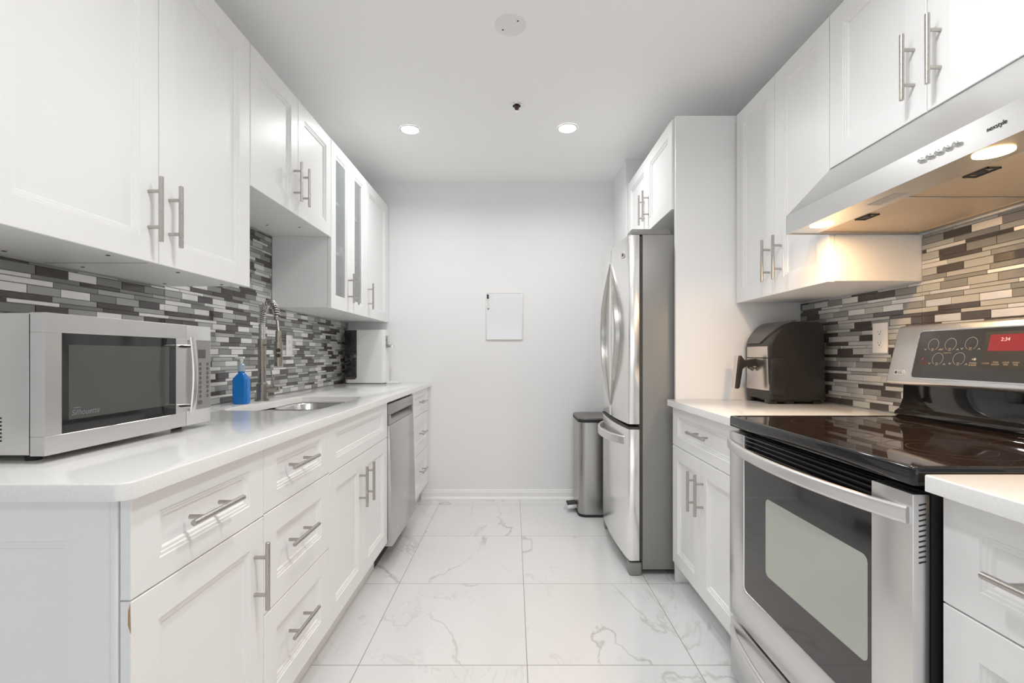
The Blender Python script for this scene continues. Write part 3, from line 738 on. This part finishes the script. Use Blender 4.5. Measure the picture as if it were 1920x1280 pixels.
b = B(); b.prism([(1.0445, 1.1215), (1.0285, .970), (1.0262, .970), (1.0425, 1.1215)], 'XZ', ym - .0165, ym + .0165, bev=.0005); obj('grip_plate', b, 'oring', gh)
obj('release_button', B().cyl((1.100, ym, 1.0725), (1.122, ym, 1.058), .010, n=20), 'plastic_gr', bk)

# ------------------------------------------------------------------ outlets
def outlet(side, xf, yc, zc, label):
    r = thing('wall_outlet', label, 'outlet', (xf, yc, zc - .058)); sg = 1 if side == 'L' else -1
    x0, x1 = sorted((xf, xf + sg * .005))
    obj('cover_plate', B().box(x0, x1, yc - .037, yc + .037, zc - .058, zc + .058, bev=.0015), 'outlet', r)
    for dz in (-.021, .021):
        b = B(); xx = xf + sg * .005
        pts = [(yc + .0165 * math.cos(t), zc + dz + max(-.0125, min(.0125, .0165 * math.sin(t)))) for t in [2 * math.pi * k / 32 for k in range(32)]]
        b.loft([[(xx, y, z) for y, z in pts], [(xx + sg * .0015, y, z) for y, z in pts]])
        s = obj('socket', b, 'outlet', r)
        b = B(); xa, xb = sorted((xx + sg * .0014, xx + sg * .0017))
        b.box(xa, xb, yc - .0072, yc - .0054, zc + dz - .001, zc + dz + .008); b.box(xa, xb, yc + .0054, yc + .0072, zc + dz - .001, zc + dz + .007)
        b.cyl((xa, yc, zc + dz - .0065), (xb, yc, zc + dz - .0065), .0026, n=12)
        obj('contact_slots', b, 'slot', s)
outlet('R', 1.4165, 1.822, 1.190, 'white duplex outlet on the mosaic beside the stove control panel')
outlet('L', -1.2915, 2.715, 1.180, 'white duplex outlet on the mosaic behind the faucet')

# ------------------------------------------------------------------ refrigerator
FY0, FY1 = 2.402, 3.122; FYM = 2.757
fr_ = thing('refrigerator', 'stainless french-door refrigerator with bottom freezer and curved handles', 'refrigerator', (1.0, 2.76, 0))
obj('cabinet_body', B().box(.6565, 1.395, FY0 + .004, FY1 - .004, .032, 1.737, bev=.003), 'fridgeside', fr_)
def fx(y): return .566 + .020 * ((y - 2.755) / .355) ** 2
def fdoor(y0, y1, z0, z1, rn=(True, True), bev=.006):
    pts = []
    n = 16
    for i in range(n + 1):
        y = y0 + (y1 - y0) * i / n; x = fx(y)
        if i == 0: pts += [(.640, y0), (x + .010, y0), (x + .003, y0 + .003)] if rn[0] else [(.640, y0), (x + .002, y0)]
        elif i == n: pts += [(x + .003, y1 - .003), (x + .010, y1), (.640, y1)] if rn[1] else [(x + .002, y1), (.640, y1)]
        else: pts.append((x, y))
    b = B(); b.prism(pts, 'XY', z0, z1, bev=.0015); return b
d1 = obj('door', fdoor(FY0, FYM - .002, .772, 1.735), 'steeldoor', fr_, sharp=30)
d2 = obj('door', fdoor(FYM + .002, FY1, .772, 1.735), 'steeldoor', fr_, sharp=30)
fz_ = obj('freezer_drawer', fdoor(FY0, FY1, .078, .745), 'steeldoor', fr_, sharp=30)
obj('door_gasket', B().box(.6405, .656, FY0 + .006, FY1 - .006, .085, 1.728), 'gasket', fr_)
obj('drawer_lip', B().box(.585, .640, FY0 + .012, FY1 - .012, .7455, .7555), 'gasket', fr_)
obj('hinge_cover', B().box(.602, .800, FY0 + .006, FY0 + .10, 1.7375, 1.766, bev=.003), 'fridgeside', fr_)
obj('hinge_cover', B().box(.602, .800, FY1 - .10, FY1 - .006, 1.7375, 1.766, bev=.003), 'fridgeside', fr_)
b = B(); b.prism(rrect(.590, .655, FY0 + .004, FY0 + .07, .012), 'XY', .002, .064, bev=.002); obj('leg_cover', b, 'fridgeside', fr_)
b = B(); b.prism(rrect(.590, .655, FY1 - .07, FY1 - .004, .012), 'XY', .002, .064, bev=.002); obj('leg_cover', b, 'fridgeside', fr_)
obj('kick_grille', B().box(.640, .656, FY0 + .072, FY1 - .072, .010, .070), 'gasket', fr_)
for d_, sgn, yb_ in ((d1, -1, .190), (d2, 1, .195)):
    path = []; sc_ = []; rows = []
    for i in range(49):
        t = i / 48; s = math.sin(math.pi * t); y = FYM + sgn * (.010 + yb_ * s ** 1.05); z = .833 + (1.656 - .833) * t
        p = .003 + .025 * min(1, s * 1.2); wd = .009 + .009 * min(1, s * 1.5)
        yi, yo = y - sgn * wd * .55, y + sgn * wd * .55
        x0i, x0o = fx(yi) - .0005, fx(yo) - .0005
        rows.append([(x0i, yi, z), (x0i - p * .75, yi, z), (x0i - p, yi + sgn * wd * .2, z), (x0o - p, yo - sgn * wd * .15, z), (x0o - p * .85, yo, z), (x0o, yo, z)])
    b = B(); b.loft(rows); obj('handle', b, 'fhandle', d_, sharp=35)
rows = []
for i in range(41):
    t = i / 40; s = math.sin(math.pi * t); y = 2.465 + (3.05 - 2.465) * t; p = .002 + .062 * s ** .7
    x = fx(y) - .0005 - p
    rows.append([(x, y, .660), (x, y, .697), (x + .004, y, .701), (x + .012, y, .701), (x + .012, y, .657), (x + .004, y, .656)] )
b = B(); b.loft(rows); obj('handle', b, 'satin', fz_, sharp=35)
b = B(); b.prism([(fx(2.49) - .0022, 2.465), (fx(2.49) + .001, 2.465), (fx(2.52) + .001, 2.515), (fx(2.52) - .0022, 2.515)], 'XY', 1.635, 1.665, bev=.0006)
bg2 = obj('badge', b, 'satin', d1)
obj('badge_mark', B().box(fx(2.5) - .0032, fx(2.5) - .0022, 2.472, 2.508, 1.643, 1.657), 'slot', bg2)

# ------------------------------------------------------------------ trash can
r = thing('trash_can', 'slim brushed steel pedal trash can standing past the refrigerator', 'trash can', (.61, 3.45, 0))
def tl(i, z): return [(x, y, z) for x, y in rrect(.452 + i, .760 - i, 3.270 + i, 3.640 - i, .055, 8)]
b = B(); b.loft([tl(.001, .018), tl(.001, .655)]); obj('can_body', b, 'steelv', r, sharp=40)
b = B(); b.loft([tl(-.001, .001), tl(-.002, .004), tl(-.002, .0175)]); obj('base_ring', b, 'blackm', r, sharp=40)
b = B(); b.loft([tl(.0, .6555), tl(-.001, .658), tl(-.001, .680), tl(.004, .686), ]); obj('lid', b, 'trashlid', r, sharp=40)
b = B(); b.loft([tl(-.0012, .6552), tl(-.0012, .676)], False, False); obj('lid_band', b, 'blackm', r, sharp=40)
b = B(); b.prism([(.380, .030), (.380, .050), (.388, .056), (.451, .062), (.451, .035)], 'XZ', 3.36, 3.47, bev=.003); p_ = obj('pedal', b, 'satin', r)
b = B(); b.prism([(.384, .0555), (.388, .0572), (.450, .0635), (.450, .0625)], 'XZ', 3.364, 3.466); obj('pedal_pad', b, 'blackm', p_)

# ------------------------------------------------------------------ whiteboard and marker
r = thing('whiteboard', 'small white dry-erase board with a cream frame hung on the back wall', 'whiteboard', (-.072, YW, 1.243))
x0, x1, z0, z1 = -.214, .070, 1.243, 1.611; yb0 = YW - .012
obj('writing_surface', B().box(x0 + .007, x1 - .007, yb0 + .002, YW - .002, z0 + .007, z1 - .007), 'wb', r)
b = B()
b.box(x0, x0 + .007, yb0, YW - .001, z0, z1, bev=.001); b.box(x1 - .007, x1, yb0, YW - .001, z0, z1, bev=.001)
b.box(x0 + .007, x1 - .007, yb0, YW - .001, z0, z0 + .007, bev=.001); b.box(x0 + .007, x1 - .007, yb0, YW - .001, z1 - .007, z1, bev=.001)
obj('frame', b, 'wbframe', r)
r = thing('marker', 'white marker pen with a black cap clipped upright on the whiteboard', 'marker', (-.199, yb0, 1.484))
xm = -.200; ymk = yb0 - .005
obj('barrel', B().cyl((xm + .003, ymk, 1.486), (xm, ymk, 1.560), .0055, n=16), 'plastic_w', r)
obj('cap', B().cyl((xm, ymk, 1.5602), (xm - .001, ymk, 1.594), .0064, .0075, n=16, cham=.001), 'blackm', r)
obj('end_plug', B().cyl((xm + .0032, ymk, 1.480), (xm + .003, ymk, 1.4858), .0035, .0055, n=16), 'blackm', r)

# ------------------------------------------------------------------ microwave
r = thing('microwave', 'stainless countertop microwave with a bowed bar handle on the long counter', 'microwave', (-1.10, 1.185, .91))
MY0, MY1, MZ0, MZ1 = .930, 1.440, .925, 1.209; MX = -.923
b = B(); b.box(-1.280, -.958, MY0 + .004, MY1 - .004, MZ0 + .001, MZ1 - .001, bev=.002)
obj('outer_case', b, 'steelx', r)
b = B()
for k in range(7): b.box(-1.055, -1.012, MY0 + .0032, MY0 + .0042, .953 + k * .0075, .9565 + k * .0075)
obj('vent_slots', b, 'blackm', r)
obj('front_gasket', B().box(-.9575, -.953, MY0 + .004, MY1 - .004, MZ0 + .003, MZ1 - .003), 'blackm', r)
for x in (-1.25, -.985):
    for y in (MY0 + .04, MY1 - .06): obj('foot', B().cyl((x, y, .9104), (x, y, .9255), .013, .015, n=16), 'blackm', r)
YS = 1.333; a0, a1, c0, c1 = .966, 1.293, .963, 1.170
b = B(); XB = -.9525
def fp(y0_, y1_, z0_, z1_): b.box(XB, MX, y0_, y1_, z0_, z1_, bev=.0008, seg=1)
fp(MY0, YS - .0008, c1, MZ1); fp(MY0, YS - .0008, MZ0, c0); fp(MY0, a0, c0, c1); fp(a1, YS - .0008, c0, c1)
dr = obj('door', b, 'steel', r)
obj('door_glass', B().box(XB + .002, MX - .0015, a0 - .0005, a1 + .0005, c0 - .0005, c1 + .0005), 'mwglass', dr)
b = B(); xs_ = MX - .0015; b.box(xs_ - .0002, xs_ + .0002, .982, 1.268, .990, 1.146); obj('window_screen', b, 'mwscreen', dr)
text('door_lettering', 'Silhouette', dr, 'legendg', (xs_ + .0003, 1.022, 1.003), .0165, (0, 1, .0), (0, .25, 1), .0002)
obj('door_lettering', B().box(xs_ + .0003, xs_ + .0006, .993, 1.008, 1.0130, 1.0142), 'legendg', dr)
b = B(); rows = []
for i in range(25):
    t = i / 24; z = .963 + (1.174 - .963) * t; p = .036 + .008 * math.sin(math.pi * t)
    X_ = MX + p; yy = 1.303
    rows.append([(X_, yy - .009, z), (X_ + .004, yy - .008, z), (X_ + .006, yy, z), (X_ + .004, yy + .008, z), (X_, yy + .009, z), (X_ - .003, yy + .006, z), (X_ - .003, yy - .006, z)])
b.loft(rows); hd = obj('handle', b, 'steelp', dr, sharp=30)
for z in (.984, 1.148): obj('handle_post', B().cyl((MX + .0002, 1.304, z), (MX + .035, 1.303, z), .0062, n=18), 'steelp', dr)
b = B(); b.box(XB, MX, YS + .0008, MY1, MZ0, MZ1, bev=.0012, seg=2); cp = obj('control_panel', b, 'steel', r)
b = B(); b.box(MX + .0001, MX + .0006, YS + .004, MY1 - .003, .966, 1.168); obj('panel_face', b, 'dwdark', cp)
obj('display', B().box(MX + .0007, MX + .0014, 1.383, 1.414, 1.115, 1.140), 'mwdisp', cp)
for j in range(9):
    for i, y in enumerate((1.391, 1.424)):
        if j == 8 and i == 1: continue
        z = 1.0975 - j * .0135
        nm = 'key_button'
        if j < 8: bk_ = B().cyl((MX + .0005, y, z), (MX + .0014, y, z), .0050, n=16)
        else: bk_ = B().box(MX + .0005, MX + .0014, y - .010, y + .009, z - .010, z + .002, bev=.0008)
        obj(nm, bk_, 'mwkey', cp)

# ------------------------------------------------------------------ soap bottle
r = thing('soap_bottle', 'blue dish soap bottle with a clear pump beside the faucet', 'soap bottle', (-1.195, 2.075, .91))
cx, cy = -1.195, 2.075
def bl(hx_, hy_, z, rr=.012): return [(x, y, z) for x, y in rrect(cx - hx_, cx + hx_, cy - hy_, cy + hy_, rr, 5)]
b = B(); b.loft([bl(.027, .019, .9105), bl(.031, .022, .914), bl(.0315, .0225, .925), bl(.0315, .0225, 1.015), bl(.030, .021, 1.022), bl(.020, .016, 1.036), bl(.0125, .0125, 1.045, .0122), bl(.0125, .0125, 1.052, .0122)])
obj('bottle', b, 'blue', r, sharp=35)
b = B(); b.lathe((cx, cy, 1.0522), [(.013, 0), (.0145, .002), (.0145, .028), (.010, .033)], n=24); obj('cap', b, 'clearcap', r)
b = B(); b.cyl((cx, cy, 1.0855), (cx, cy, 1.108), .0045, .0075, n=16); b.box(cx - .024, cx + .012, cy - .007, cy + .007, 1.108, 1.117, bev=.002); obj('pump', b, 'pump', r)

# ------------------------------------------------------------------ faucet
r = thing('faucet', 'tall nickel spring-neck pull-down faucet standing behind the sink', 'faucet', (-1.179, 2.215, .91))
fxx, fy = -1.179, 2.215; dvec = Vector((.7071, -.7071, 0))
def FP(s, z): return Vector((fxx, fy, z)) + dvec * s
b = B()
b.lathe((fxx, fy, .9103), [(.032, 0), (.032, .006), (.025, .009), (.0245, .078), (.0175, .086), (.0170, .20), (.0185, .255), (.0185, .288), (.015, .290)], n=28)
obj('base_column', b, 'bronze', r, sharp=35)
b = B()
b.cyl((fxx + .02, fy + .006, .962), (fxx + .062, fy + .018, .962), .014, n=20, cham=.001)
b.cyl((fxx + .060, fy + .017, .962), (fxx + .072, fy + .0185, .962), .012, n=20, cham=.001)
b.cyl((fxx + .050, fy + .014, .970), (fxx + .036, fy + .012, 1.052), .0032, n=10)
obj('lever', b, 'bronze', r)
# spring path: up, over an arc, down to the hose end
def spath(t):
    if t < .38: return FP(0, 1.197 + (1.270 - 1.197) * t / .38)
    a = (t - .38) / .62 * math.pi * .93
    return FP(.1 - .1 * math.cos(a), 1.270 + .092 * math.sin(a))
core = [spath(i / 60) for i in range(61)]
obj('inner_hose', B().tube(core, .0085, n=12), 'trashlid', r, sharp=60)
pts = []; n = 40 * 14
u = None
for i in range(n + 1):
    t = i / n; p = spath(t); q = spath(min(1, t + .002)); tt = ((q - p) if t < 1 else (p - spath(.998))).normalized()
    s1 = tt.cross(Vector((.7071, .7071, 0))).normalized(); s2 = Vector((.7071, .7071, 0)); a = 2 * math.pi * 40 * t
    pts.append(p + (s1 * math.cos(a) + s2 * math.sin(a)) * .0125)
obj('spring', B().tube(pts, .0026, n=6), 'steelp', r, sharp=60)
end = spath(1.0)
b = B(); b.cyl(end, end + Vector((0, 0, -.012)), .0135, n=20)
hp = [end.lerp(FP(.215, 1.227), k / 8) + Vector((0, 0, 0)) for k in range(9)]
b.tube(hp, .0065, n=12); obj('hose_end', b, 'bronze', r, sharp=60)
b = B(); c0_ = FP(.215, 0); b.lathe((c0_.x, c0_.y, 0), [(.014, 1.074), (.0175, 1.076), (.0172, 1.182), (.012, 1.184), (.0115, 1.228), (.009, 1.230)], n=24); sh = obj('spray_head', b, 'bronze', r, sharp=35)
cdir = Vector((-c0_.x, -c0_.y, 0)).normalized()
for z in (1.122, 1.145):
    q = Vector((c0_.x, c0_.y, z)) + cdir * .0165; obj('spray_button', B().cyl(q, q + cdir * .003, .0085, n=20), 'blackm', sh)
b = B(); b.tube([FP(.015, 1.171), FP(.198, 1.171)], .0042, n=10); b.cyl(FP(.190, 1.171), FP(.2, 1.171), .010, n=16); obj('docking_arm', b, 'bronze', r, sharp=60)

# ------------------------------------------------------------------ countertop water dispenser in the corner
r = thing('water_dispenser', 'white countertop water purifier with dark tank window and chrome spout in the corner', 'water dispenser', (-1.10, 3.59, .91))
X0_, X1_, W0_, W1_ = -1.262, -.960, 3.525, 3.672
def wl(i, z): return [(x, y, z) for x, y in rrect(X0_ + i, X1_ - i, W0_ + i, W1_ - i, .030, 8)]
b = B(); b.loft([wl(.003, .914), wl(0, .918), wl(0, 1.308), wl(.004, 1.3125)]); obj('housing', b, 'plastic_w', r, sharp=35)
b = B()
for x in (-1.23, -.97): b.cyl((x, 3.56, .9103), (x, 3.56, .915), .014, n=14)
obj('foot', b, 'blackm', r)
b = B(); b.prism([(-1.258, .942), (-1.190, .942), (-1.178, .946), (-1.170, .957), (-1.170, 1.309), (-1.258, 1.309)], 'XZ', W0_ - .004, W0_ + .002, bev=.001); wt = obj('tank_window', b, 'mwglass', r)
b = B(); b.prism([(-1.256, .943), (-1.192, .943), (-1.182, .952), (-1.182, .960), (-1.256, .960)], 'XZ', W0_ - .0055, W0_ - .0042); obj('tank_sill', b, 'plastic_gr', wt)
b = B(); b.prism([(-.9595, 1.272), (-.940, 1.272), (-.940, 1.218), (-.930, 1.204), (-.905, 1.200), (-.905, 1.178), (-.9595, 1.178)], 'XZ', 3.548, 3.590, bev=.003); obj('spout', b, 'chrome', r)
b = B(); b.prism(rrect(-.9592, -.865, 3.535, 3.655, .02), 'XY', .9103, .922, bev=.002); obj('drip_tray', b, 'plastic_w', r)

# ------------------------------------------------------------------ ceiling fittings
def downlight(x, y, label, power=DOWNLIGHT_POWER, group=None):
    r = thing('ceiling_downlight', label, 'ceiling light', (x, y, CEIL), group)
    b = B(); b.lathe((x, y, CEIL - .0045), [(.052, 0), (.060, .0008), (.062, .004)], n=48, cap0=False, cap1=False); b.lathe((x, y, CEIL - .0045), [(.052, 0), (.050, .003)], n=48, cap0=False, cap1=False)
    obj('trim_ring', b, 'trim', r, sharp=60)
    obj('diffuser', B().lathe((x, y, CEIL - .003), [(.050, 0), (.050, .002)], n=40), 'lamp_w', r)
    area_light('lamp', (x, y, CEIL - .006), .13, power, (1.0, .995, .985), (0, 0, 0), parent=r, spread=math.radians(158))
downlight(-.622, 2.838, 'round lit ceiling downlight over the counter run with the dishwasher')
downlight(.322, 2.822, 'round lit ceiling downlight in line with the refrigerator')
for x, y in ((-.08, .88), (.47, .88), (-.6, -1.3), (.6, -1.3)):
    downlight(x, y, 'round lit ceiling downlight outside the picture', power=(6.0 if y > 0 else 3.6), group='downlights outside the picture')
r = thing('junction_cover', 'round white blank cover plate with two screws on the ceiling', 'cover plate', (-.013, 1.94, CEIL))
obj('plate', B().lathe((-.013, 1.94, CEIL - .004), [(.060, 0), (.064, .0015), (.064, .0038)], n=56), 'plastic_w', r, sharp=60)
for dx, dy in ((-.032, .022), (.030, -.030)):
    obj('screw', B().lathe((-.013 + dx, 1.94 + dy, CEIL - .0055), [(.003, 0), (.0038, .0015)], n=14), 'slot', r)
r = thing('fire_sprinkler', 'small recessed chrome fire sprinkler head hanging from the ceiling', 'sprinkler', (.017, 2.56, CEIL))
c = (.017, 2.56)
b = B(); b.lathe((c[0], c[1], CEIL - .007), [(.0225, .001), (.026, 0), (.034, .0045), (.035, .0066)], n=40, cap0=False, cap1=False); obj('escutcheon', b, 'chrome', r, sharp=60)
obj('recess', B().lathe((c[0], c[1], CEIL - .0055), [(.0226, 0), (.0226, .005)], n=32), 'blackm', r)
obj('bulb_body', B().lathe((c[0], c[1], CEIL - .028), [(.004, 0), (.010, .006), (.011, .022)], n=20), 'redhead', r)
b = B()
for s in (-1, 1): b.tube([(c[0] + s * .011, c[1], CEIL - .006), (c[0] + s * .013, c[1], CEIL - .022), (c[0] + s * .004, c[1], CEIL - .034)], .0018, n=8)
b.lathe((c[0], c[1], CEIL - .037), [(.0135, 0), (.0145, .001), (.005, .0025)], n=20); obj('deflector', b, 'chrome', r)
